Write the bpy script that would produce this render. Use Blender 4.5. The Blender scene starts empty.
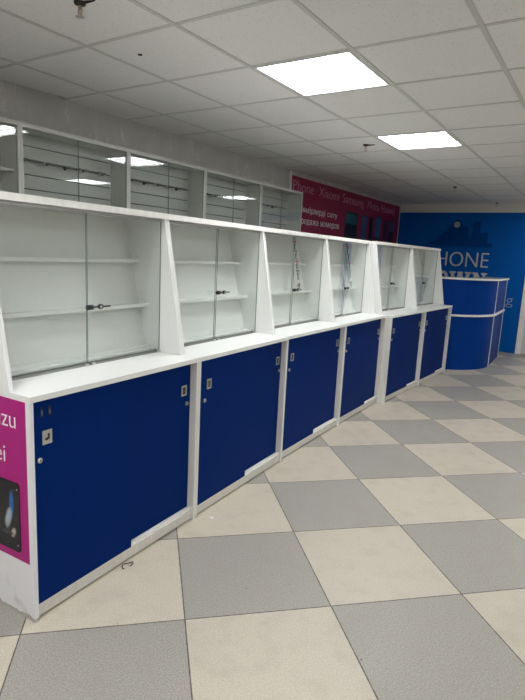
import bpy, bmesh, math, random
from mathutils import Vector, Matrix
random.seed(7)
scene = bpy.context.scene
COL = scene.collection
PI = math.pi

# ------------------------------------------------------------------ helpers
class MB:
    """collects shapes in one bmesh; build() links it as one mesh object"""
    def __init__(self):
        self.bm = bmesh.new()
        self.mats = []
        self.mi = 0
    def use(self, m):
        if m not in self.mats: self.mats.append(m)
        self.mi = self.mats.index(m)
        return self
    def _f(self, vs):
        try:
            f = self.bm.faces.new(vs); f.material_index = self.mi; return f
        except ValueError:
            return None
    def box(self, x0, x1, y0, y1, z0, z1, M=None):
        P = [(x0,y0,z0),(x1,y0,z0),(x1,y1,z0),(x0,y1,z0),(x0,y0,z1),(x1,y0,z1),(x1,y1,z1),(x0,y1,z1)]
        v = [self.bm.verts.new((M @ Vector(p)) if M else p) for p in P]
        for i in ((3,2,1,0),(4,5,6,7),(0,1,5,4),(1,2,6,5),(2,3,7,6),(3,0,4,7)):
            self._f([v[k] for k in i])
        return self
    def prism(self, pts, f0, f1):
        """pts: 2-D outline; f0/f1 map (a,b) to the two end points in 3-D"""
        a = [self.bm.verts.new(f0(*p)) for p in pts]
        b = [self.bm.verts.new(f1(*p)) for p in pts]
        self._f(list(reversed(a))); self._f(b)
        n = len(pts)
        for i in range(n):
            j = (i+1) % n
            self._f([a[i], a[j], b[j], b[i]])
        return self
    def tube(self, path, r, seg=10, caps=True):
        rings = []
        path = [Vector(p) for p in path]
        rr = r if isinstance(r, (list, tuple)) else [r]*len(path)
        for i, p in enumerate(path):
            if i == 0: t = path[1]-p
            elif i == len(path)-1: t = p-path[i-1]
            else: t = path[i+1]-path[i-1]
            t.normalize()
            u = t.orthogonal().normalized() if i == 0 else (u - t*u.dot(t)).normalized()
            w = t.cross(u)
            rings.append([self.bm.verts.new(p + (u*math.cos(2*PI*k/seg)+w*math.sin(2*PI*k/seg))*rr[i]) for k in range(seg)])
        for a, b in zip(rings, rings[1:]):
            for k in range(seg):
                f = self._f([a[k], a[(k+1)%seg], b[(k+1)%seg], b[k]])
                if f: f.smooth = True
        if caps:
            self._f(list(reversed(rings[0]))); self._f(rings[-1])
        return self
    def cyl(self, c, axis, r, h, seg=20):
        c = Vector(c); a = Vector(axis).normalized()
        return self.tube([c, c+a*h], r, seg)
    def build(self, name, mat=None, parent=None, bevel=0.0):
        if bevel:
            bmesh.ops.bevel(self.bm, geom=[e for e in self.bm.edges if len(e.link_faces) == 2 and e.calc_face_angle(0) > 0.6],
                            offset=bevel, segments=2, affect='EDGES', profile=0.6)
        bmesh.ops.recalc_face_normals(self.bm, faces=self.bm.faces)
        me = bpy.data.meshes.new(name)
        self.bm.to_mesh(me); self.bm.free()
        if mat is not None: me.materials.append(mat)
        for m in self.mats: me.materials.append(m)
        o = bpy.data.objects.new(name, me); COL.objects.link(o)
        if parent: o.parent = parent
        return o

def tag(o, label=None, cat=None, group=None, kind=None):
    if label: o['label'] = label
    if cat: o['category'] = cat
    if group: o['group'] = group
    if kind: o['kind'] = kind
    return o
def thing(name, label, cat, loc=(0,0,0), rz=0, group=None):
    o = bpy.data.objects.new(name, None); COL.objects.link(o)
    o.empty_display_size = 0.1
    o.location = loc; o.rotation_euler = (0,0,rz)
    return tag(o, label, cat, group)

def text_mesh(name, body, mat, parent, M, x0=None, x1=None, z0=None, z1=None, size=None, right=None, base=None, depth=0.002, offset=0.0, spacing=1.0):
    """letters standing in local XZ (facing -Y), fitted to a rectangle or sized; M maps local to the parent's frame"""
    cu = bpy.data.curves.new(name, 'FONT')
    cu.body = body; cu.extrude = 0.5; cu.offset = offset; cu.space_character = spacing
    cu.resolution_u = 4
    tmp = bpy.data.objects.new(name, cu); COL.objects.link(tmp)
    bpy.context.view_layer.update()
    me = bpy.data.meshes.new_from_object(tmp.evaluated_get(bpy.context.evaluated_depsgraph_get()))
    bpy.data.objects.remove(tmp)
    xs = [v.co.x for v in me.vertices]; ys = [v.co.y for v in me.vertices]
    a0, a1, b0, b1 = min(xs), max(xs), min(ys), max(ys)
    for v in me.vertices:
        if size is None:
            X = x0 + (v.co.x-a0)/(a1-a0)*(x1-x0); Z = z0 + (v.co.y-b0)/(b1-b0)*(z1-z0)
        else:
            X = right + (v.co.x-a1)*size; Z = base + v.co.y*size
        v.co = M @ Vector((X, -depth if v.co.z > 0 else 0.0, Z))
    me.materials.clear(); me.materials.append(mat)
    me.name = name
    o = bpy.data.objects.new(name, me); COL.objects.link(o)
    o.parent = parent
    return o

# ------------------------------------------------------------------ materials
def mat(name, col, rough=0.5, metal=0.0, spec=0.5):
    m = bpy.data.materials.new(name); m.use_nodes = True
    b = m.node_tree.nodes['Principled BSDF']
    b.inputs['Base Color'].default_value = (*col, 1)
    b.inputs['Roughness'].default_value = rough
    b.inputs['Metallic'].default_value = metal
    b.inputs['Specular IOR Level'].default_value = spec
    return m
class NT:
    def __init__(self, m): self.t = m.node_tree; self.n = self.t.nodes; self.b = self.n.get('Principled BSDF')
    def node(self, ty, **k):
        n = self.n.new(ty)
        for a, v in k.items(): setattr(n, a, v)
        return n
    def link(self, a, b): self.t.links.new(a, b)
    def math(self, op, a, b=None, c=None, clamp=False):
        n = self.node('ShaderNodeMath', operation=op, use_clamp=clamp)
        for i, v in enumerate((a, b, c)):
            if v is None: continue
            if isinstance(v, (int, float)): n.inputs[i].default_value = v
            else: self.link(v, n.inputs[i])
        return n.outputs[0]
    def mix(self, fac, a, b, blend='MIX'):
        n = self.node('ShaderNodeMix', data_type='RGBA', blend_type=blend)
        for s, v in ((n.inputs[0], fac), (n.inputs[6], a), (n.inputs[7], b)):
            if isinstance(v, (int, float)): s.default_value = v
            elif isinstance(v, tuple): s.default_value = (*v, 1)
            else: self.link(v, s)
        return n.outputs[2]
    def noise(self, vec, scale, detail=3, rough=0.5):
        n = self.node('ShaderNodeTexNoise'); n.inputs['Scale'].default_value = scale
        n.inputs['Detail'].default_value = detail; n.inputs['Roughness'].default_value = rough
        if vec is not None: self.link(vec, n.inputs['Vector'])
        return n.outputs['Fac']
    def ramp(self, fac, lo, hi):
        n = self.node('ShaderNodeMapRange'); n.inputs[1].default_value = lo; n.inputs[2].default_value = hi
        self.link(fac, n.inputs[0]); return n.outputs[0]
    def obj(self): return self.node('ShaderNodeTexCoord').outputs['Object']
    def sep(self, v):
        n = self.node('ShaderNodeSeparateXYZ'); self.link(v, n.inputs[0]); return n.outputs
    def bump(self, h, strength, dist=0.001):
        n = self.node('ShaderNodeBump'); n.inputs['Strength'].default_value = strength; n.inputs['Distance'].default_value = dist
        self.link(h, n.inputs['Height']); self.link(n.outputs[0], self.b.inputs['Normal'])

def laminate(name, col, rough=0.4, amt=0.06, grain=True, spec=0.5):
    m = mat(name, col, rough, 0.0, spec); t = NT(m); v = t.obj()
    mp = t.node('ShaderNodeMapping'); mp.inputs['Scale'].default_value = (6, 6, 0.6) if grain else (3,3,3); t.link(v, mp.inputs['Vector'])
    n = t.noise(mp.outputs[0], 8, 4)
    d = tuple(c*(1-amt) for c in col); l = tuple(min(1, c*(1+amt)) for c in col)
    t.link(t.mix(t.ramp(n, .3, .7), d, l), t.b.inputs['Base Color'])
    t.link(t.math('MULTIPLY_ADD', n, 0.12, rough-0.06), t.b.inputs['Roughness'])
    return m

WHITE = laminate('white_laminate', (0.83, 0.835, 0.82), 0.38, 0.012)
PANEL = laminate('white_side_panel', (0.75, 0.74, 0.70), 0.45, 0.05)
EDGE = laminate('white_edge_band', (0.88, 0.87, 0.84), 0.45, 0.05)
PLINTH = laminate('off_white_plinth', (0.64, 0.62, 0.57), 0.5, 0.06)
GREYWHITE = laminate('grey_white_laminate', (0.60, 0.60, 0.57), 0.45, 0.03)
SLAT = laminate('slatwall_board', (0.50, 0.51, 0.49), 0.5, 0.03)
BLUE = laminate('blue_laminate', (0.0005, 0.0195, 0.138), 0.5, 0.03, spec=0.04)
DESKBLUE = laminate('desk_blue_laminate', (0.0004, 0.039, 0.245), 0.42, 0.06, spec=0.07)
DESKGREY = laminate('grey_top', (0.20,0.20,0.21), 0.4, 0.05)
NAVY = mat('navy_board', (0.0004, 0.064, 0.285), 0.7, 0, .08)
METAL = mat('brushed_metal', (0.62, 0.62, 0.6), 0.32, 1.0)
ALU = mat('aluminium_track', (0.5, 0.5, 0.49), 0.38, 1.0)
DARKTRACK = mat('dark_track', (0.30, 0.31, 0.30), 0.4, 0.6)
BLACK = mat('black_plastic', (0.012, 0.012, 0.014), 0.4)
GROOVE = mat('dark_groove', (0.03, 0.03, 0.03), 0.8)
SCAR = mat('dark_scar', (0.008, 0.010, 0.02), 0.7)
MAGENTA = laminate('magenta_film', (0.43, 0.003, 0.205), 0.35, 0.03, False)
RASP = laminate('raspberry_banner', (0.27, 0.003, 0.052), 0.5, 0.04, False)
LETTER = mat('white_lettering', (0.82, 0.80, 0.82), 0.5)
PALEPINK = mat('pale_pink_lettering', (0.60, 0.26, 0.38), 0.5)
SIGNWHITE = mat('sign_white', (0.66, 0.67, 0.68), 0.5)
OUTLINE = mat('pale_blue_lettering', (0.42, 0.46, 0.62), 0.5)
TUBEWHITE = mat('light_frame_white', (0.8, 0.8, 0.8), 0.4)
BRASS = mat('sprinkler_brass', (0.55, 0.42, 0.30), 0.3, 1.0)
DARKRED = mat('dark_flange', (0.014, 0.008, 0.008), 0.5)
PAPER = mat('white_card', (0.8, 0.79, 0.77), 0.6)
REDCARD = mat('red_card', (0.5, 0.02, 0.03), 0.5)
GREYITEM = mat('grey_goods', (0.16, 0.17, 0.18), 0.5)
CLOCKF = mat('clock_face', (0.36, 0.38, 0.40), 0.4)
TEAL = mat('teal_screen', (0.02, 0.12, 0.15), 0.3)
DARKSCR = mat('dark_screen', (0.012, 0.012, 0.02), 0.3)
SCRBLUE = mat('blue_screen', (0.04, 0.10, 0.22), 0.3)

def glass_mat(name, tint, gain):
    m = bpy.data.materials.new(name); m.use_nodes = True
    t = NT(m); t.n.remove(t.b)
    out = t.n['Material Output']
    lw = t.node('ShaderNodeLayerWeight'); lw.inputs['Blend'].default_value = 0.5
    p = t.math('POWER', lw.outputs['Facing'], 5.0)
    f = t.math('MULTIPLY_ADD', p, 0.96*gain, 0.04*gain, clamp=True)
    tr = t.node('ShaderNodeBsdfTransparent'); tr.inputs[0].default_value = (*tint, 1)
    gl = t.node('ShaderNodeBsdfGlossy'); gl.inputs['Roughness'].default_value = 0.0
    gl.inputs[0].default_value = (0.95, 0.97, 0.96, 1)
    mx = t.node('ShaderNodeMixShader')
    t.link(f, mx.inputs[0]); t.link(tr.outputs[0], mx.inputs[1]); t.link(gl.outputs[0], mx.inputs[2])
    t.link(mx.outputs[0], out.inputs['Surface'])
    return m
GLASS = glass_mat('clear_glass', (0.97, 0.984, 0.977), 1.0)
GEDGEL = mat('pale_glass_edge', (0.30, 0.34, 0.32), 0.2)
GEDGE = mat('green_glass_edge', (0.11, 0.17, 0.145), 0.2)

def emit_mat(name, col, s):
    m = mat(name, col, 0.4)
    b = m.node_tree.nodes['Principled BSDF']
    b.inputs['Emission Color'].default_value = (*col, 1); b.inputs['Emission Strength'].default_value = s
    return m
LAMP = 9.0
DIFF = emit_mat('lit_diffuser', (0.975, 0.992, 1.0), LAMP)

# floor: 0.6 m checker of cream and grey speckled tiles laid at 45 degrees
FA, FOX, FOY, FS = 0.78965, -1.22814, 1.4256, 0.60317
def floor_mat():
    m = mat('checker_tiles', (0.5,0.5,0.5), 0.42); t = NT(m); v = t.obj()
    x, y, z = t.sep(v)
    p = t.math('DIVIDE', x, FS); q = t.math('DIVIDE', y, FS)
    ip = t.math('FLOOR', p); iq = t.math('FLOOR', q)
    par = t.math('MODULO', t.math('ABSOLUTE', t.math('ADD', ip, iq)), 2.0)
    par = t.math('GREATER_THAN', par, 0.5)
    cmb = t.node('ShaderNodeCombineXYZ'); t.link(ip, cmb.inputs[0]); t.link(iq, cmb.inputs[1])
    wn = t.node('ShaderNodeTexWhiteNoise', noise_dimensions='2D'); t.link(cmb.outputs[0], wn.inputs['Vector'])
    fine = t.noise(v, 170, 3, 0.75); mid = t.noise(v, 9, 5, 0.6); big = t.noise(v, 2.2, 4, 0.55)
    grey = t.mix(t.ramp(fine, .36, .64), (0.25,0.237,0.210), (0.44,0.420,0.378))
    cream = t.mix(t.ramp(fine, .36, .64), (0.485,0.438,0.352), (0.655,0.595,0.488))
    c = t.mix(par, grey, cream)
    c = t.mix(t.math('MULTIPLY', wn.outputs[0], 0.16), c, (0.36,0.34,0.31))
    c = t.mix(t.math('MULTIPLY', t.ramp(mid, .50, .75), 0.26), c, (0.36,0.315,0.24))      # wear and dirt
    c = t.mix(t.math('MULTIPLY', t.ramp(big, .55, .75), 0.22), c, (0.30,0.28,0.25))
    # dirt specks
    vo = t.node('ShaderNodeTexVoronoi'); vo.inputs['Scale'].default_value = 7.0; t.link(v, vo.inputs['Vector'])
    sp = t.math('LESS_THAN', vo.outputs['Distance'], 0.030)
    c = t.mix(t.math('MULTIPLY', sp, 0.7), c, (0.05,0.04,0.035))
    # grout
    def edge(a):
        fr = t.math('FRACT', a); return t.math('MINIMUM', fr, t.math('SUBTRACT', 1.0, fr))
    e = t.math('MINIMUM', edge(p), edge(q))
    wob = t.math('MULTIPLY_ADD', t.noise(v, 25, 3), 0.006, 0.0012)
    g = t.math('LESS_THAN', e, wob)
    c = t.mix(t.math('MULTIPLY', g, 0.9), c, (0.065,0.05,0.04))
    t.link(c, t.b.inputs['Base Color'])
    t.link(t.math('MULTIPLY_ADD', mid, 0.25, 0.30), t.b.inputs['Roughness'])
    t.b.inputs['Specular IOR Level'].default_value = 0.4
    t.bump(t.math('SUBTRACT', fine, t.math('MULTIPLY', g, 2.0)), 0.12, 0.001)
    return m
def ceiling_mat():
    m = mat('mineral_fibre_tile', (0.6,0.6,0.58), 0.9); t = NT(m); v = t.obj()
    n = t.noise(v, 120, 3, 0.7); big = t.noise(v, 1.3, 4)
    vo = t.node('ShaderNodeTexVoronoi'); vo.inputs['Scale'].default_value = 55; t.link(v, vo.inputs['Vector'])
    pit = t.math('LESS_THAN', t.math('ADD', vo.outputs['Distance'], t.math('MULTIPLY', n, 0.25)), 0.28)
    c = t.mix(big, (0.78,0.775,0.76), (0.86,0.855,0.84))
    c = t.mix(t.math('MULTIPLY', pit, 0.45), c, (0.30,0.28,0.25))
    t.link(c, t.b.inputs['Base Color'])
    t.bump(t.math('SUBTRACT', n, pit), 0.2, 0.002)
    return m
def film_wall_mat():
    m = mat('grey_wall_under_film', (0.40,0.39,0.375), 0.35); t = NT(m); v = t.obj()
    mp = t.node('ShaderNodeMapping'); mp.inputs['Scale'].default_value = (1, 2.2, 0.9); t.link(v, mp.inputs['Vector'])
    n = t.noise(mp.outputs[0], 3.0, 6, 0.6)
    vo = t.node('ShaderNodeTexVoronoi', feature='DISTANCE_TO_EDGE'); vo.inputs['Scale'].default_value = 2.4
    ad = t.node('ShaderNodeVectorMath', operation='ADD'); t.link(mp.outputs[0], ad.inputs[0])
    nn = t.node('ShaderNodeTexNoise'); nn.inputs['Scale'].default_value = 4; t.link(v, nn.inputs['Vector'])
    t.link(nn.outputs['Color'], ad.inputs[1]); t.link(ad.outputs[0], vo.inputs['Vector'])
    cre = t.math('SUBTRACT', 1.0, t.ramp(vo.outputs['Distance'], 0.0, 0.05))
    cre = t.math('MULTIPLY', cre, t.ramp(n, .46, .60))
    c = t.mix(n, (0.48,0.465,0.45), (0.62,0.605,0.585))
    c = t.mix(t.math('MULTIPLY', cre, 0.32), c, (0.95,0.93,0.91))
    t.link(c, t.b.inputs['Base Color'])
    t.bump(t.math('ADD', n, cre), 0.4, 0.01)
    return m
def paint(name, col, rough=0.6, spec=0.5):
    m = mat(name, col, rough, 0.0, spec); t = NT(m); v = t.obj()
    n = t.noise(v, 1.7, 4)
    t.link(t.mix(n, tuple(c*.93 for c in col), tuple(min(1, c*1.07) for c in col)), t.b.inputs['Base Color'])
    t.bump(t.noise(v, 160, 2), 0.08, 0.001)
    return m
FLOOR = floor_mat(); CEIL = ceiling_mat(); FILM = film_wall_mat()
WALLBLUE = paint('blue_wall_paint', (0.0004, 0.112, 0.47), 0.6, 0.1)
WALLWHITE = paint('white_wall_paint', (0.80, 0.79, 0.75), 0.7)
TBAR = mat('white_metal_tbar', (0.60, 0.60, 0.58), 0.5)
DOORWHITE = laminate('white_door', (0.62, 0.60, 0.60), 0.4, 0.03)

def soiled_panel():                       # end panel: dirt smears along the foot
    m = mat('white_panel_soiled_foot', (0.7,0.7,0.72), 0.45); t = NT(m); v = t.obj()
    x, y, z = t.sep(v)
    n = t.noise(v, 22, 5, 0.65)
    foot = t.math('LESS_THAN', z, t.math('MULTIPLY_ADD', n, 0.045, -0.006))
    sm = t.math('MULTIPLY', t.ramp(t.noise(v, 14, 4), .58, .72), t.math('LESS_THAN', z, 0.16))
    c = t.mix(t.math('MULTIPLY', foot, 0.6), (0.80,0.795,0.82), (0.22,0.18,0.13))
    c = t.mix(t.math('MULTIPLY', sm, 0.35), c, (0.35,0.31,0.27))
    t.link(c, t.b.inputs['Base Color'])
    return m
SOILED = soiled_panel()

# ------------------------------------------------------------------ the room
CH = 2.4235                                # ceiling height
XW, YB = -3.44, 9.613                      # left wall, back wall
XR, YF = 4.2, -3.2
fl = MB(); v = [fl.bm.verts.new(p) for p in ((XW-.1,YF-.1,0),(XR+.1,YF-.1,0),(XR+.1,YB+.1,0),(XW-.1,YB+.1,0))]
R0 = Matrix.Translation((FOX,FOY,0)) @ Matrix.Rotation(FA,4,'Z')
for q in v: q.co = R0.inverted() @ q.co
fl._f(v)
flo = fl.build('floor', FLOOR); flo.matrix_world = R0; tag(flo, kind='structure')

w = MB().box(XW-.1, XW, YF, YB, 0, CH+.3).build('wall_left', FILM); tag(w, kind='structure')
w = MB().box(XW-.1, -1.19, YB, YB+.1, 0, 2.28).box(-0.22, 0.02, YB, YB+.1, 0, 2.28).box(-1.19, -0.22, YB, YB+.1, 2.06, 2.28)
w = w.build('wall_back', WALLBLUE); tag(w, kind='structure')
w = MB().box(XW, XR, YB-.004, YB+.1, 2.28, CH+.3).build('trim_1', WALLWHITE); tag(w, kind='structure')
w = MB().box(0.02, XR, YB, YB+.1, 0, 2.28).build('wall_end', WALLWHITE); tag(w, kind='structure')
w = MB().box(XR, XR+.1, YF, YB, 0, CH+.3).build('wall_right', WALLWHITE); tag(w, kind='structure')
w = MB().box(XW-.1, XR+.1, YF-.1, YF, 0, CH+.3).build('wall_front', WALLWHITE); tag(w, kind='structure')

# ceiling: lay-in tiles on a T-bar grid
CA, COX, COY, CS = 0.00718, -1.23147, 2.5456, 0.6
def cg(i, j): return (COX + CS*(math.cos(CA)*i - math.sin(CA)*j), COY + CS*(math.sin(CA)*i + math.cos(CA)*j))
lamps = [(-1,0),(-1,3),(3,5),(1,9),(-1,-4),(3,0),(3,-5),(-1,-7),(1,-6),(6,-3),(6,2)]  # last four are added fill, to brighten upright white faces
cm = MB()
I0, I1, J0, J1 = -4, 10, -10, 12
for i in range(I0, I1):
    for j in range(J0, J1):
        if (i,j) in lamps: continue
        c = [cg(i,j), cg(i+1,j), cg(i+1,j+1), cg(i,j+1)]
        dz = 0.0035
        if i == I0 and j == -1:            # the cut tile that has slipped beside the wall leaves a slit
            c[0] = (XW-.02, c[0][1]); c[3] = (XW+.06, c[3][1])
        cm._f([cm.bm.verts.new((a, b, CH+dz)) for a, b in c])
ce = cm.build('ceiling', CEIL); tag(ce, kind='structure')
tb = MB()
RC = Matrix.Translation((COX,COY,0)) @ Matrix.Rotation(CA,4,'Z')
for i in range(I0+1, I1):
    tb.box(i*CS-.012, i*CS+.012, J0*CS, J1*CS, CH, CH+.003, RC)
for j in range(J0, J1+1):
    for i in range(I0, I1):
        tb.box(i*CS+.0125, (i+1)*CS-.0125, j*CS-.012, j*CS+.012, CH+.001, CH+.003, RC)
tb = tb.build('trim_2', TBAR); tag(tb, kind='structure')
w = MB().box(XW-.1, XR+.1, YF-.1, YB+.1, CH+.32, CH+.36).build('ceiling_slab', GROOVE); tag(w, kind='structure')

# door in the back wall, at the right edge of the picture
d = thing('door_1', 'white door and frame in the blue back wall', 'door', (-1.19, YB, 0)); tag(d, kind='structure')
MB().box(-.065, .012, -.03, .06, 0, 2.11).box(.958, 1.035, -.03, .06, 0, 2.11).box(.012, .958, -.03, .06, 2.04, 2.11).build('door_frame', EDGE, d, .004)
lf = MB().box(.013, .957, .005, .045, .008, 2.039).build('door_leaf', DOORWHITE, d, .003)
hm = MB().cyl((.90,.004,1.0),(0,-1,0),.024,.008).tube([(.90,-.004,1.0),(.90,-.05,1.0),(.80,-.05,1.0)],.009).build('door_handle', METAL, lf)

# ------------------------------------------------------------------ ceiling lights
lamp_labels = {
 (-1,0): 'large square lit ceiling panel nearest the camera, at the upper middle of the photo',
 (-1,3): 'second lit ceiling panel, smaller in view, between the first panel and the blue wall',
}
for (i,j) in lamps:
    lab = lamp_labels.get((i,j), 'lit ceiling panel outside the picture')
    if (i,j) not in lamp_labels: lab += {(3,5):', right of the far sales cases',(1,9):', near the door',(-1,-4):', behind camera near left wall',(3,0):', right of the camera',(3,-5):', behind camera to the right',(-1,-7):', added fill light behind camera in the left corner',(1,-6):', added fill light straight behind the camera',(6,-3):', added fill light far right and behind camera',(6,2):', added fill light far right of the camera'}[(i,j)]
    t = thing('ceiling_light', lab, 'ceiling light', (*cg(i,j), CH), CA, 'lit ceiling panels')
    a, b = .013, .587
    fr = MB()
    fr.box(a, b, a, a+.016, -.002, .05).box(a, b, b-.016, b, -.002, .05).box(a, a+.016, a+.016, b-.016, -.002, .05).box(b-.016, b, a+.016, b-.016, -.002, .05)
    fr.build('frame', TUBEWHITE, t)
    MB().box(a+.016, b-.016, a+.016, b-.016, .012, .016).build('diffuser', DIFF, t)
    for k in range(1, 4):
        yy = a + (b-a)*k/4
        MB().box(a+.016, b-.016, yy-.006, yy+.006, .004, .0119).build('louvre_bar', TUBEWHITE, t)

# ------------------------------------------------------------------ sprinkler heads
spr = [((-2.041,1.595),'brass sprinkler head nearest the camera, hanging from the ceiling at the upper left',(.98,.10),1.0),
       ((-2.033,4.638),'sprinkler head hanging from the ceiling beside the farther lit panel',(.99,.05),1.0),
       ((-1.971,7.505),'small dark sprinkler head on the ceiling above the end of the counter',(.97,.25),1.0),
       ((-1.80,9.50),'farthest dark sprinkler head, on the ceiling close to the blue wall',(.97,.25),1.0)]
for (x,y), lab, dr, s in spr:
    t = thing('sprinkler_head', lab, 'sprinkler', (x,y,CH), 0, 'sprinkler heads on the ceiling'); t.scale = (.74,.74,.74)
    MB().tube([(0,0,.004),(0,0,-.008),(0,0,-.014)],[.034,.032,.016],16).build('escutcheon', DARKRED, t)
    b = MB().cyl((0,0,-.012),(0,0,-1),.011,.016,12)
    for sg in (-1,1):
        b.tube([(sg*.008,0,-.026),(sg*.017,0,-.042),(sg*.014,0,-.060),(sg*.003,0,-.072)],.0035,6)
    b.tube([(0,0,-.028),(0,0,-.070)],.003,6)
    b.build('frame_arms', BRASS, t)
    MB().tube([(0,0,-.070),(0,0,-.074)],[.024,.026],16).build('deflector', METAL, t)
    L = .115
    if y < 6: MB().tube([(.02*dr[0],.02*dr[1],-.004),(L*dr[0],L*dr[1],-.004)],[.009,.004],8).build('dark_bar', DARKRED, t)  # short dark bar along the ceiling, running out from the head
t = MB().cyl((-2.259,2.143,CH+.0032),(0,0,-1),.012,.004,10).build('ceiling_screw', SCAR)
tag(t, 'small dark screw head in the ceiling tile beside the nearest sprinkler', 'screw')

# ------------------------------------------------------------------ base cabinets
def handle_mesh(door, x, z, y, broken=False):
    h = MB()
    s, u = .021, .027
    h.box(x-s, x+s, y-.004, y, z+u-.009, z+u).box(x-s, x+s, y-.004, y, z-u, z-u+.009)
    h.box(x-s, x-s+.009, y-.004, y, z-u+.009, z+u-.009).box(x+s-.009, x+s, y-.004, y, z-u+.009, z+u-.009)
    o = h.build('handle', METAL, door)
    r = MB()
    if broken:
        r.use(METAL).box(x-s+.009, x+s-.009, y-.0022, y-.0005, z-u+.009, z+u-.009)
        r.use(BLACK).prism([(x-.006,z-.013),(x+.010,z-.009),(x+.011,z+.012),(x+.002,z+.013),(x+.004,z-.001),(x-.010,z-.005)], lambda a,b:(a,y-.0035,b), lambda a,b:(a,y-.0022,b))
    else:
        r.use(BLACK).box(x-s+.009, x+s-.009, y-.002, y-.0005, z-u+.009, z+u-.009)
        r.use(GREYITEM).box(x-.004, x+.004, y-.0035, y-.002, z-.010, z+.004)
    r.build('finger_recess', None, o)
def lock_mesh(door, x, z, y):
    o = MB().tube([(x,y,z),(x,y-.005,z),(x,y-.008,z)],[.011,.011,.008],14).build('lock', METAL, door)
    MB().box(x-.0012, x+.0012, y-.0087, y-.008, z-.005, z+.005).build('keyhole', BLACK, o)

TOP0, TOP1 = 0.8675, 0.8895
def cabinet(p0, p1, label, idx, depth=.55, first=False):
    dx, dy = p1[0]-p0[0], p1[1]-p0[1]
    W = math.hypot(dx,dy) - .002; rz = math.atan2(dy,dx)
    t = thing('base_cabinet', label, 'cabinet', (*p0,0), rz, 'blue fronted base cabinets of the counter')
    T = .0168
    MB().box(0, T, 0, depth, 0, TOP0-.0005).build('side_panel', SOILED if first else PANEL, t, .0008)
    MB().box(W-T, W, 0, depth, 0, TOP0-.0005).build('side_panel', PANEL, t, .0008)
    MB().box(T, W-T, depth-.012, depth, .06, TOP0-.0005).box(T, W-T, .075, depth-.012, .06, .076).box(T, W-T, .075, depth-.012, .44, .456).build('carcass', WHITE, t)
    MB().box(T, W-T, .012, .074, .010, .057).build('plinth', PLINTH, t, .0012)
    xm = T + (W-2*T)*(.53,.53,.53,.64,.64,.62)[idx]; zt = .0745 if idx < 3 else .066
    MB().box(xm-.006, W-T, .018, .024, .057, zt).box(xm-.006, xm, .024, .040, .057, zt).box(xm, W-T, .034, .040, .057, zt-.006).build('door_track', EDGE, t)
    d1 = MB().box(T+.001, xm, .0135, .0175, .058, TOP0-.002).box(T+.001, xm-.012, .0175, .026, .06, TOP0-.002).build('door', BLUE, t)
    d2 = MB().box(xm-.035, W-T-.001, .041, .055, zt-.005, TOP0-.002).build('door', BLUE, t)
    if first:
        handle_mesh(d1, .080, .720, .0135, True); lock_mesh(d1, .046, .638, .0135)
        for xx in (.062, .096):
            MB().use(SCAR).box(xx-.006, xx+.006, .0128, .0134, .800, .836).use(GREYITEM).box(xx-.003, xx+.002, .0125, .0128, .806, .825).build('screw_scar', None, d1)
        handle_mesh(d2, W-.070, .722, .041); lock_mesh(d2, W-.046, .650, .041)
    else:
        handle_mesh(d1, .105, .730, .0135); lock_mesh(d1, .070, .645, .0135)
        handle_mesh(d2, W-.064, .728, .041); lock_mesh(d2, W-.036, .656, .041)
    return t, W, rz

A0, A1, A2 = (-1.664,1.067), (-1.7215,2.059), (-1.781,3.048)
B0, B1, B2 = (-1.791,3.052), (-1.829,4.066), (-1.853,5.043)
C0, C1, C2 = (-1.790,5.047), (-1.765,6.078), (-1.733,7.098)
runs = [(A0,A1,'A'),(A1,A2,'A'),(B0,B1,'B'),(B1,B2,'B'),(C0,C1,'C'),(C1,C2,'C')]
cab_labels = [
 'nearest white cabinet with blue sliding doors and a magenta poster on its end panel',
 'blue doored cabinet second from the magenta poster',
 'blue doored cabinet third along the counter from the magenta poster',
 'blue doored cabinet fourth along the counter, just before the front steps forward',
 'blue doored cabinet where the counter steps forward, next to last before the desk',
 'last blue doored cabinet of the counter, beside the curved reception desk']
cabs = [cabinet(p, q, cab_labels[k], k, first=(k == 0)) for k, (p, q, _) in enumerate(runs)]

# end panel film of the first cabinet: magenta, lettering, black phone picture
cab0 = cabs[0][0]
# local frame of the end face: local -X is outside; local Y runs backward
ME = Matrix(((0,1,0,0),(-1,0,0,0),(0,0,1,0),(0,0,0,1)))      # text X -> -Y (forward), text -Y -> -X
ef = MB().box(-.0012, 0, .022, .54, .236, .8668).build('poster', MAGENTA, cab0)
tag(ef, 'magenta film on the end panel')
def endtext(body, right_back, base, size):
    # right edge lies right_back metres behind the cabinet front
    return text_mesh('lettering', body, LETTER, ef, Matrix.Translation((-.0013,0,0)) @ ME, size=size, right=-right_back, base=base, depth=.0008, offset=-0.008)
endtext('Meizu', .078, .758, .098)
endtext('Huawei', .145, .616, .098)
pp = MB()
rc = .014
def rrect(x0,x1,z0,z1,r,n=5):
    pts = []
    for cx,cz,a0 in ((x1-r,z1-r,0),(x0+r,z1-r,90),(x0+r,z0+r,180),(x1-r,z0+r,270)):
        for k in range(n+1):
            a = math.radians(a0+90*k/n); pts.append((cx+r*math.cos(a), cz+r*math.sin(a)))
    return pts
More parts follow.
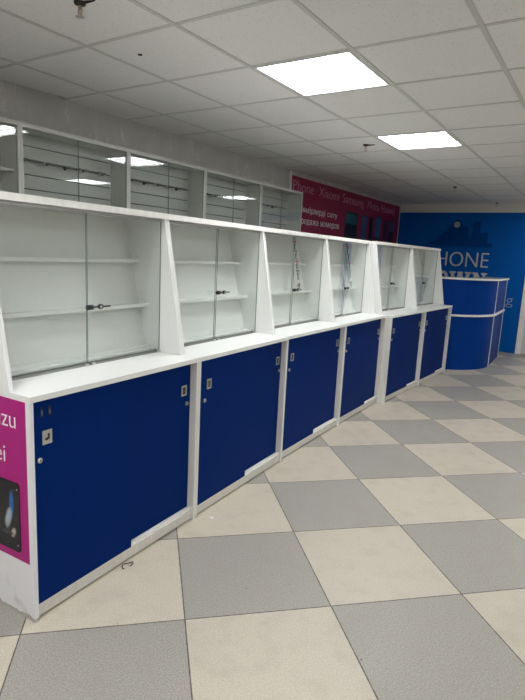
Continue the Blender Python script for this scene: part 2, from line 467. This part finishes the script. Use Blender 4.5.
def picture_mat():
    m = mat('phone_picture', (0.01,0.01,0.015), 0.25); t = NT(m); v = t.obj()
    x, y, z = t.sep(v)
    def blob(cy, cz, ry, rzz, tilt):
        a = t.math('SUBTRACT', y, cy); b = t.math('SUBTRACT', z, cz)
        u = t.math('ADD', a, t.math('MULTIPLY', b, tilt))
        n = t.noise(v, 18, 3)
        dd = t.math('ADD', t.math('POWER', t.math('DIVIDE', u, ry), 2.0), t.math('POWER', t.math('DIVIDE', b, rzz), 2.0))
        dd = t.math('ADD', dd, t.math('MULTIPLY_ADD', n, 1.2, -.6))
        return t.ramp(dd, 1.15, 0.25)
    c = t.mix(blob(.116, .452, .014, .062, .05), (0.008,0.009,0.014), (0.02,0.13,0.42))
    c = t.mix(blob(.135, .395, .020, .045, .25), c, (0.36,0.40,0.46))
    c = t.mix(blob(.108, .342, .014, .022, .3), c, (0.45,0.38,0.33))
    c = t.mix(blob(.15, .335, .05, .012, .2), c, (0.03,0.035,0.05))
    t.link(c, t.b.inputs['Base Color'])
    return m
pc = MB().prism(rrect(.068,.345,.268,.547,.014), lambda a,b:(-.0012,a,b), lambda a,b:(-.004,a,b)).build('phone_picture', picture_mat(), ef)
for yy, zz in ((.080,.522),(.082,.296),(.333,.522),(.333,.296)):
    MB().cyl((-.004,yy,zz),(-1,0,0),.0035,.001,8).build('screw', METAL, ef)

# worktops: one per pair of cabinets
for (p, q, lab, over) in ((A0, A2, 'white worktop on the two cabinets nearest the camera', .004), (B0, B2, 'white worktop on the middle pair of blue cabinets', .004), (C0, C2, 'white worktop on the farthest pair of blue cabinets', .004)):
    L = math.hypot(q[0]-p[0], q[1]-p[1]); rz = math.atan2(q[1]-p[1], q[0]-p[0])
    t = MB().box(0, L-.002, -over, .56, TOP0, TOP1).build('worktop', WHITE, None, .0015)
    t.location = (*p,0); t.rotation_euler = (0,0,rz)
    tag(t, lab, 'worktop', 'white counter worktops')

# ------------------------------------------------------------------ display cases on the worktops
def pane(bm_name, parent, x0, x1, y, z0, z1, edge=None):
    g = MB()
    th = .005
    P = [(x0,y,z0),(x1,y,z0),(x1,y,z1),(x0,y,z1)]
    Q = [(x0,y+th,z0),(x1,y+th,z0),(x1,y+th,z1),(x0,y+th,z1)]
    a = [g.bm.verts.new(p) for p in P]; b = [g.bm.verts.new(p) for p in Q]
    g.use(GLASS); g._f(a); g._f(list(reversed(b)))
    g.use(edge or GEDGE)
    for i in range(4): g._f([a[i], b[i], b[(i+1)%4], a[(i+1)%4]])
    return g.build(bm_name, None, parent)

CASE_TOP = 1.574
def display_case(p0, p1, label, lock_z, lock_at=.5):
    dx, dy = p1[0]-p0[0], p1[1]-p0[1]
    W = math.hypot(dx,dy)-.002; rz = math.atan2(dy,dx)
    t = thing('display_case', label, 'display case', (*p0,0), rz, 'slanted glass display cases on the counter')
    T = .0165; Z0 = TOP1+.0005
    prof = [(.108,Z0),(.55,Z0),(.55,CASE_TOP-.0005),(.232,CASE_TOP-.0005)]
    for x in (0, W-T):
        MB().prism(prof, lambda a,b,x=x:(x,a,b), lambda a,b,x=x:(x+T,a,b)).build('side_panel', WHITE, t, .0008)
    MB().box(0, W, .222, .56, CASE_TOP, CASE_TOP+.028).build('top_board', EDGE, t, .0015)
    bk = [(.345,Z0+.018),(.510,CASE_TOP-.001),(.522,CASE_TOP-.001),(.357,Z0+.018)]
    MB().prism(bk, lambda a,b:(T,a,b), lambda a,b:(W-T,a,b)).build('back_panel', WHITE, t)
    MB().box(T, W-T, .278, .549, Z0, Z0+.0175).build('base_board', WHITE, t)
    def by(z): return .345 + .165*(z-.888)/(.685)
    for z, dep in ((1.347,.060),(1.124,.076)):
        s = by(z)
        MB().box(T, W-T, s-dep, s+.004, z, z+.011).box(T, W-T, s-dep, s-dep+.005, z+.011, z+.017).build('shelf', WHITE, t, .0008)
    MB().box(T, W-T, .318, .326, Z0+.0178, Z0+.034).build('base_lip', WHITE, t)
    MB().box(T, W-T, .246, .277, Z0, Z0+.004).box(T, W-T, .246, .249, Z0+.004, Z0+.009).box(T, W-T, .260, .2625, Z0+.004, Z0+.009).box(T, W-T, .274, .277, Z0+.004, Z0+.009).build('bottom_track', DARKTRACK, t)
    MB().box(T, W-T, .246, .277, CASE_TOP-.012, CASE_TOP-.001).build('top_track', ALU, t)
    m = W*lock_at
    g1 = pane('glass_door', t, T+.002, m+.003, .2655, Z0+.007, CASE_TOP-.013)
    g2 = pane('glass_door', t, m-.003, W-T-.002, .2515, Z0+.007, CASE_TOP-.013)
    # ratchet lock across the pane edge
    z = lock_z; x = m-.006
    lk = MB().tube([(x-.012,.238,z),(x+.018,.238,z)],[.0115,.0115],12).tube([(x+.018,.240,z),(x+.128,.243,z-.001)],.0038,8)
    lk.tube([(x+.052,.240,z),(x+.060,.240,z),(x+.073,.240,z),(x+.08,.240,z)],[.006,.0115,.0115,.006],12)
    lk = lk.build('ratchet_lock', BLACK, g2)
    MB().tube([(x+.0585,.228,z),(x+.0585,.2255,z)],[.007,.006],12).build('lock_core', METAL, lk)
    for xx in (m-.03, m+.01, W-T-.03):
        MB().box(xx, xx+.018, .238, .246, Z0, Z0+.012).build('track_clip', METAL, t)
    return t, W, rz
case_labels = [
 'nearest display case above the magenta poster, two empty shelves behind wide sliding glass',
 'second display case from the camera, empty, black ratchet lock in mid glass',
 'third display case, a strip of red and white cards hanging at its right',
 'fourth display case with a card strip, just left of the double divider',
 'fifth display case, the first beyond the double divider in the row',
 'last display case of the row, in front of the blue wall']
cases = [display_case(p, q, case_labels[k], (1.155,1.183,1.165,1.15,1.18,1.17)[k]) for k, (p, q, _) in enumerate(runs)]

# hanging card strips in the third and fourth case
def card_strip(case, x, label):
    c, W, rz = case
    R = Matrix.Translation(c.location) @ Matrix.Rotation(rz,4,'Z')
    loc = R @ Vector((x, .395, CASE_TOP-.001))
    t = thing('card_strip', label, 'card strip', loc, rz, 'hanging card strips in the cases')
    drop = .425; back = -.085
    def P(s): return Vector((0, back*s, -drop*s))
    MB().prism([(-.012,0),(.012,0),(.012,1),(-.012,1)], lambda a,s:(a,P(s).y,P(s).z), lambda a,s:(a,P(s).y+.001,P(s).z)).build('hanging_strip', GREYITEM, t)
    MB().tube([(0,0,0),(0,-.004,-.012)],.002,6).build('hook', METAL, t)
    for k, s in enumerate((.06,.24,.43,.60,.80)):
        p = P(s); hgt = .052
        b = MB().use(PAPER).box(-.028,.028, p.y-.006, p.y-.002, p.z-hgt, p.z)
        b.use(REDCARD if k in (2,4,0) else GREYITEM).box(-.028,.028, p.y-.0065, p.y-.0061, p.z-(.020 if k != 4 else hgt), p.z-(.006 if k != 4 else hgt-.014))
        b = b.build('card', None, t)
        MB().tube([(0,p.y-.008,p.z-.026),(0,p.y-.010,p.z-.044)],[.009,.006],8).build('packed_item', GREYITEM, b)
card_strip(cases[2], .73, 'strip of red and white cards hanging in the third display case')
card_strip(cases[3], .79, 'strip of red and white cards hanging in the fourth display case')

# ------------------------------------------------------------------ tall glass cabinets on the left wall
XG = -3.23
wy = [1.165, 2.066, 2.960, 3.874, 4.790, 5.662]
wl = ['tall wall cabinet at the left picture edge, plain shelf inside instead of slats',
      'tall wall cabinet with slatwall and hook rail, next to the shelved one',
      'middle tall wall cabinet of the five, slatwall and hook rail behind its glass',
      'tall wall cabinet with slatwall, next to last before the raspberry banner',
      'last tall wall cabinet, its end panel just left of the raspberry banner']
def wall_cabinet(k):
    y0, y1 = wy[k], wy[k+1]; W = y1-y0-.002
    t = thing('wall_cabinet', wl[k], 'cabinet', (XG,y0,0), PI/2, 'tall glass wall cabinets')
    T = .0165; D = .203; ZT = 2.160
    for x in (0, W-T): MB().box(x, x+T, 0, D, 0, ZT).build('side_panel', GREYWHITE, t, .0008)
    MB().box(T, W-T, 0, D, ZT-.026, ZT).build('top_panel', GREYWHITE, t, .0008)
    MB().box(T, W-T, .02, D-.02, .86, .88).build('base_board', GREYWHITE, t)
    MB().box(T, W-T, .02, .036, 0, .06).build('plinth', PLINTH, t)
    for a, b, yy in ((T+.001, W/2+.01, .004), (W/2-.01, W-T-.001, .022)):
        MB().box(a, b, yy, yy+.016, .062, .878).build('door', BLUE, t)
    if k:
        s = MB().use(GROOVE).box(T, W-T, D-.006, D-.001, .881, ZT-.027)
        s.use(SLAT)
        zs = [2.058-.0928*i for i in range(0,13)]
        tops = [ZT-.027]+[z-.0035 for z in zs]; bots = [z+.0035 for z in zs]+[.881]
        for a, b in zip(tops, bots):
            s.box(T, W-T, D-.020, D-.0065, b, a)
        s.build('slatwall', None, t)
    else:
        MB().box(T, W-T, D-.012, D-.001, .881, ZT-.027).build('back_panel', SLAT, t)
        for z in (1.86, 1.4): MB().box(T, W-T, .05, D-.0125, z, z+.016).build('shelf', GREYWHITE, t)
    pane('glass_door', t, T+.002, W/2+.002, .022, .89, ZT-.03, GEDGEL)
    pane('glass_door', t, W/2-.003, W-T-.002, .010, .89, ZT-.03, GEDGEL)
    MB().box(T, W-T, .005, .030, .8805, .889).build('bottom_track', ALU, t)
    return t, W
wcs = [wall_cabinet(k) for k in range(5)]
def hook_rail(k, x0, x1, hooks, label):
    t = thing('hook_rail', label, 'hook rail', (XG, wy[k], 1.966), PI/2, 'hook rails on the slatwalls')
    D = .183
    MB().tube([(x0,D-.028,0),(x1,D-.028,0)],.006,8).box(x0+.04,x0+.06,D-.028,D-.0005,-.004,.010).box(x1-.06,x1-.04,D-.028,D-.0005,-.004,.010).build('rail', GREYITEM, t)
    for n, h in enumerate(hooks):
        hk = MB().tube([(h,D-.028,.004),(h,D-.034,-.010),(h,D-.060,-.018),(h,D-.085,-.014),(h,D-.092,-.002)],.0045,8).build('hook', GREYITEM, t)
        MB().tube([(h,D-.031,-.004),(h,D-.036,-.016),(h,D-.037,-.028)],[.010,.012,.008],10).build('hook_clip', METAL if (n*7+k) % 3 else BLACK, hk)
hook_rail(1, .05, .80, (.10,.27,.43,.57,.74), 'dark hook rail with shiny clips in the slatwall cabinet next to the shelved one')
hook_rail(2, .10, .83, (.14,.30,.43,.57,.69), 'dark hook rail with five hooks in the middle wall cabinet')
hook_rail(3, .05, .62, (.09,.30,.46), 'hook rail with a few hooks in the wall cabinet next to last')
hook_rail(4, .06, .72, (.12,.30,.45), 'hook rail in the wall cabinet nearest the raspberry banner')

# ------------------------------------------------------------------ raspberry banner on the left wall
MBAN = Matrix(((0,-1,0,0),(1,0,0,0),(0,0,1,0),(0,0,0,1)))     # text X -> world +Y, facing +X
bn = thing('wall_banner', 'long raspberry banner with phone pictures on the left wall beyond the tall cabinets', 'banner', (XW, 0, 0))
bp = MB().box(.001,.018, 5.69, 9.50, 1.62, 2.372).build('banner_panel', RASP, bn)
MB().box(.001,.030, 5.645, 5.689, 1.62, 2.405).build('edge_strip', WHITE, bn)
MT = Matrix.Translation((.0182,0,0)) @ MBAN
for body, a, b in (('iPhone',5.70,6.27),('Xiaomi',6.42,7.02),('Samsung',7.15,7.90),('Meizu',8.06,8.52),('Huawei',8.64,9.26)):
    low = 2.165 if body == 'Samsung' else 2.205
    text_mesh('lettering', body, PALEPINK, bp, MT, a, b, low, 2.325, depth=.002, offset=-.01)
text_mesh('lettering', 'Нөмірлерді', LETTER, bp, MT, 5.93, 6.63, 1.94, 2.045, depth=.002, offset=0.0)
text_mesh('lettering', 'сату', LETTER, bp, MT, 6.70, 7.01, 1.945, 2.02, depth=.002, offset=0.0)
text_mesh('lettering', 'Продажа', LETTER, bp, MT, 5.90, 6.45, 1.80, 1.905, depth=.002, offset=0.0)
text_mesh('lettering', 'номеров', LETTER, bp, MT, 6.52, 7.09, 1.80, 1.888, depth=.002, offset=0.0)
for (a, b, z0, z1, scr, sx) in ((7.28,7.72,1.66,2.095,TEAL,.62),(7.86,8.08,1.70,2.10,SCRBLUE,.0),(8.18,8.33,1.72,2.08,DARKSCR,0),(8.40,8.68,1.72,2.12,SCRBLUE,.1),(8.80,8.96,1.74,2.08,DARKSCR,0),(9.05,9.28,1.72,2.10,SCRBLUE,.5)):
    ph = MB().prism(rrect(a,b,z0,z1,.02), lambda u,v:(.018,u,v), lambda u,v:(.0195,u,v)).build('phone_picture', DARKSCR, bp)
    zz = z0+.03+(z1-z0-.06)*sx
    MB().box(.0195,.0202, a+.018, b-.018, zz, z1-.03).build('pictured_screen', scr, ph)

# ------------------------------------------------------------------ sign and skyline on the blue wall
sg = thing('wall_sign', 'white PHONE TOWN letters on the blue back wall', 'sign', (0, YB, 0))
MS = Matrix.Identity(4)
text_mesh('lettering', 'PHONE', SIGNWHITE, sg, Matrix.Translation((0,-.001,0)), -2.865, -1.842, 1.378, 1.622, depth=.02, offset=-.012)
def slab(polys):
    m = MB()
    for pts in polys: m.prism(pts, lambda a,b:(a,-.001,b), lambda a,b:(a,-.021,b))
    m.build('lettering', SIGNWHITE, sg)
Z0, Z1, ST = 1.010, 1.290, .040
def slab_outline(poly): slab([poly])
# T, O, W, N in heavy slab-serif capitals, each one outline
slab_outline([(-2.875,Z1),(-2.875,Z1-.085),(-2.840,Z1-.085),(-2.840,Z1-ST),(-2.805,Z1-ST),(-2.805,Z0+.03),(-2.830,Z0+.03),(-2.830,Z0),(-2.720,Z0),(-2.720,Z0+.03),(-2.745,Z0+.03),(-2.745,Z1-ST),(-2.710,Z1-ST),(-2.710,Z1-.085),(-2.675,Z1-.085),(-2.675,Z1)])
ring = MB(); N = 28; cx, cz = -2.562, (Z0+Z1)/2
oo = [(cx+.095*math.cos(2*PI*k/N), cz+.143*math.sin(2*PI*k/N)) for k in range(N)]
ii = [(cx+.040*math.cos(2*PI*k/N), cz+.095*math.sin(2*PI*k/N)) for k in range(N)]
for k in range(N):
    q = (k+1) % N
    vs4 = [[ring.bm.verts.new((a,yy,b)) for a,b in (oo[k],oo[q],ii[q],ii[k])] for yy in (-.001,-.021)]
    f, g = vs4
    ring._f(f); ring._f(g[::-1]); ring._f([f[0],g[0],g[1],f[1]]); ring._f([f[2],g[2],g[3],f[3]])
bmesh.ops.remove_doubles(ring.bm, verts=ring.bm.verts[:], dist=1e-5)
ring.build('lettering', SIGNWHITE, sg)
slab_outline([(-2.455,Z1),(-2.455,Z1-.03),(-2.435,Z1-.03),(-2.375,Z0),(-2.325,Z0),(-2.275,Z1-.13),(-2.225,Z0),(-2.175,Z0),(-2.115,Z1-.03),(-2.095,Z1-.03),(-2.095,Z1),(-2.195,Z1),(-2.195,Z1-.03),(-2.170,Z1-.03),(-2.200,Z0+.10),(-2.245,Z1-.03),(-2.235,Z1-.03),(-2.235,Z1),(-2.320,Z1),(-2.320,Z1-.03),(-2.305,Z1-.03),(-2.350,Z0+.10),(-2.380,Z1-.03),(-2.355,Z1-.03),(-2.355,Z1)])
slab_outline([(-2.075,Z1),(-2.075,Z1-.03),(-2.050,Z1-.03),(-2.050,Z0+.03),(-2.075,Z0+.03),(-2.075,Z0),(-1.985,Z0),(-1.985,Z0+.03),(-2.008,Z0+.03),(-2.008,Z1-.10),(-1.905,Z0),(-1.868,Z0),(-1.868,Z1-.03),(-1.843,Z1-.03),(-1.843,Z1),(-1.933,Z1),(-1.933,Z1-.03),(-1.908,Z1-.03),(-1.908,Z0+.12),(-1.995,Z1)])
sk = thing('skyline_cutout', 'dark navy city skyline cut-out with a small clock, above the white letters', 'wall decoration', (0, YB, 0))
ol = [(-2.87,1.742),(-1.815,1.742),(-1.815,1.775),(-1.90,1.778),(-1.90,1.95),(-1.93,1.955),(-1.97,1.955),(-2.03,1.945),(-2.03,2.125),(-2.05,2.132),(-2.15,2.125),(-2.155,1.90),(-2.22,1.90),(-2.22,2.04),
      (-2.31,2.045),(-2.31,2.07),(-2.35,2.10),(-2.365,2.14),(-2.414,2.165),(-2.465,2.14),(-2.48,2.08),(-2.53,2.06),(-2.56,1.99),(-2.60,1.955),(-2.63,1.955),(-2.64,1.90),(-2.70,1.885),(-2.71,1.82),(-2.80,1.81),(-2.81,1.775),(-2.87,1.770)]
MB().prism(ol, lambda a,b:(a,-.001,b), lambda a,b:(a,-.016,b)).build('skyline', NAVY, sk)
MB().box(-2.87,-1.812,-.045,-.001,1.730,1.7415).build('ledge', NAVY, sk)
ck = MB().cyl((-2.414,-.0165,2.077),(0,-1,0),.050,.012,28).build('clock_face', CLOCKF, sk)
MB().tube([(-2.414,-.03,2.077),(-2.414,-.03,2.11)],.003,6).tube([(-2.414,-.03,2.077),(-2.39,-.03,2.07)],.003,6).build('clock_hand', BLACK, ck)
wt = text_mesh('wall_lettering', 'ng', OUTLINE, None, Matrix.Translation((0,YB-.001,0)), -1.615, -1.390, .752, .905, depth=.008, offset=-.018)
tag(wt, 'small pale letters low on the blue wall, partly behind the reception desk', 'lettering')

# ------------------------------------------------------------------ reception desk: curved, two tiers
dk = thing('reception_desk', 'curved blue two-tier reception desk with white edges at the end of the counter', 'desk', (-2.17, 8.02, 0))
CXY = (0.0, 0.0); RR = .795
def plan(off):
    """outline of the front, offset outward by off: straight left run, quarter arc, straight right side"""
    pts = [(-.95, -(RR+off))]
    for k in range(0, 25):
        a = -PI/2 + (PI/2)*k/24
        pts.append(((RR+off)*math.cos(a), (RR+off)*math.sin(a)))
    return pts
def arc_solid(o_in, o_out, z0, z1, extra=None):
    A = plan(o_out); B = plan(o_in)
    return A + list(reversed(B))
def band(name, m, off_in, off_out, z0, z1, parent, bevel=0.0):
    pts = arc_solid(off_in, off_out, z0, z1)
    o = MB().prism(pts, lambda a,b:(a,b,z0), lambda a,b:(a,b,z1)).build(name, m, parent, bevel)
    return o
def side(off_in, off_out, z0, z1, s0=0.0, s1=1.04):
    # straight right side, leaning in slightly towards the back wall
    def P(off, s): return (RR+off-.052*s, s)
    return [P(off_out,s0), P(off_out,s1), P(off_in,s1), P(off_in,s0)]
def sideband(name, m, off_in, off_out, z0, z1, parent, s0=0.0, s1=1.04):
    return MB().prism(side(off_in,off_out,z0,z1,s0,s1), lambda a,b:(a,b,z0), lambda a,b:(a,b,z1)).build(name, m, parent)
band('curved_front', DESKBLUE, -.025, 0, 0.0, 1.218, dk)
sideband('side_panel', DESKBLUE, -.025, 0, 0.0, 1.218, dk, .012, 1.03)
band('counter_top', DESKGREY, -.30, .020, 1.2185, 1.243, dk)
sideband('counter_top', DESKGREY, -.30, .020, 1.2185, 1.243, dk, .0, 1.066)
band('edge_band', EDGE, .020, .026, 1.2183, 1.2436, dk)
sideband('edge_band', EDGE, .020, .026, 1.2183, 1.2436, dk, .0, 1.066)
band('worktop', EDGE, -.55, .022, .730, .757, dk)
sideband('worktop', EDGE, -.55, .022, .730, .757, dk, .0, 1.05)
for z0, z1 in ((0,.7295),(.7575,1.218)):
    sideband('corner_trim', EDGE, -.004, .006, z0, z1, dk, -.012, .010)
    sideband('corner_trim', EDGE, -.028, .006, z0, z1, dk, 1.031, 1.052)

# ------------------------------------------------------------------ small litter on the floor
lp = [(-1.672+.016*math.cos(a)+.002*math.sin(3*a), 1.535+.030*math.sin(a), .003+.004*(1+math.sin(2*a))) for a in [k*.35 for k in range(16)]]
ws = MB().tube(lp, .0025, 6).build('cable_scrap', BLACK)
tag(ws, 'curled scrap of dark cable on the floor at the foot of the nearest cabinet', 'cable')
ps = MB().prism([(-.016,-.008),(.012,-.012),(.018,.004),(-.004,.013)], lambda a,b:(-1.655+a,2.12+b,.0005+abs(a)*.15), lambda a,b:(-1.655+a,2.12+b,.0022+abs(a)*.15)).build('paper_scrap', PAPER)
tag(ps, 'tiny white paper scrap on the floor below the second cabinet', 'paper')

# ------------------------------------------------------------------ world, camera, view
wd = bpy.data.worlds.new('world'); scene.world = wd; wd.use_nodes = True
wd.node_tree.nodes['Background'].inputs[0].default_value = (0.02,0.02,0.02,1)
wd.node_tree.nodes['Background'].inputs[1].default_value = 1.0
cam = bpy.data.cameras.new('camera'); co = bpy.data.objects.new('camera', cam); COL.objects.link(co)
yaw, pit, rol = 0.57743, -0.17935, 0.05068
cy, sy, cp, sp = math.cos(yaw), math.sin(yaw), math.cos(pit), math.sin(pit)
fwd = Vector((-sy*cp, cy*cp, sp)); r0 = Vector((cy, sy, 0)); u0 = r0.cross(fwd)
r = r0*math.cos(rol) + u0*math.sin(rol); u = -r0*math.sin(rol) + u0*math.cos(rol)
Mc = Matrix((r, u, -fwd)).transposed().to_4x4(); Mc.translation = (0,0,1.42839)
co.matrix_world = Mc
cam.sensor_fit = 'HORIZONTAL'; cam.sensor_width = 36.0; cam.lens = 531.95*36/525
cam.clip_start = 0.02
scene.camera = co
vs = scene.view_settings
vs.view_transform = 'Standard'; vs.look = 'None'; vs.gamma = 1.0; vs.use_curve_mapping = False
vs.exposure = 1.3
scene.cycles.max_bounces = 10; scene.cycles.transparent_max_bounces = 24
scene.cycles.use_denoising = True
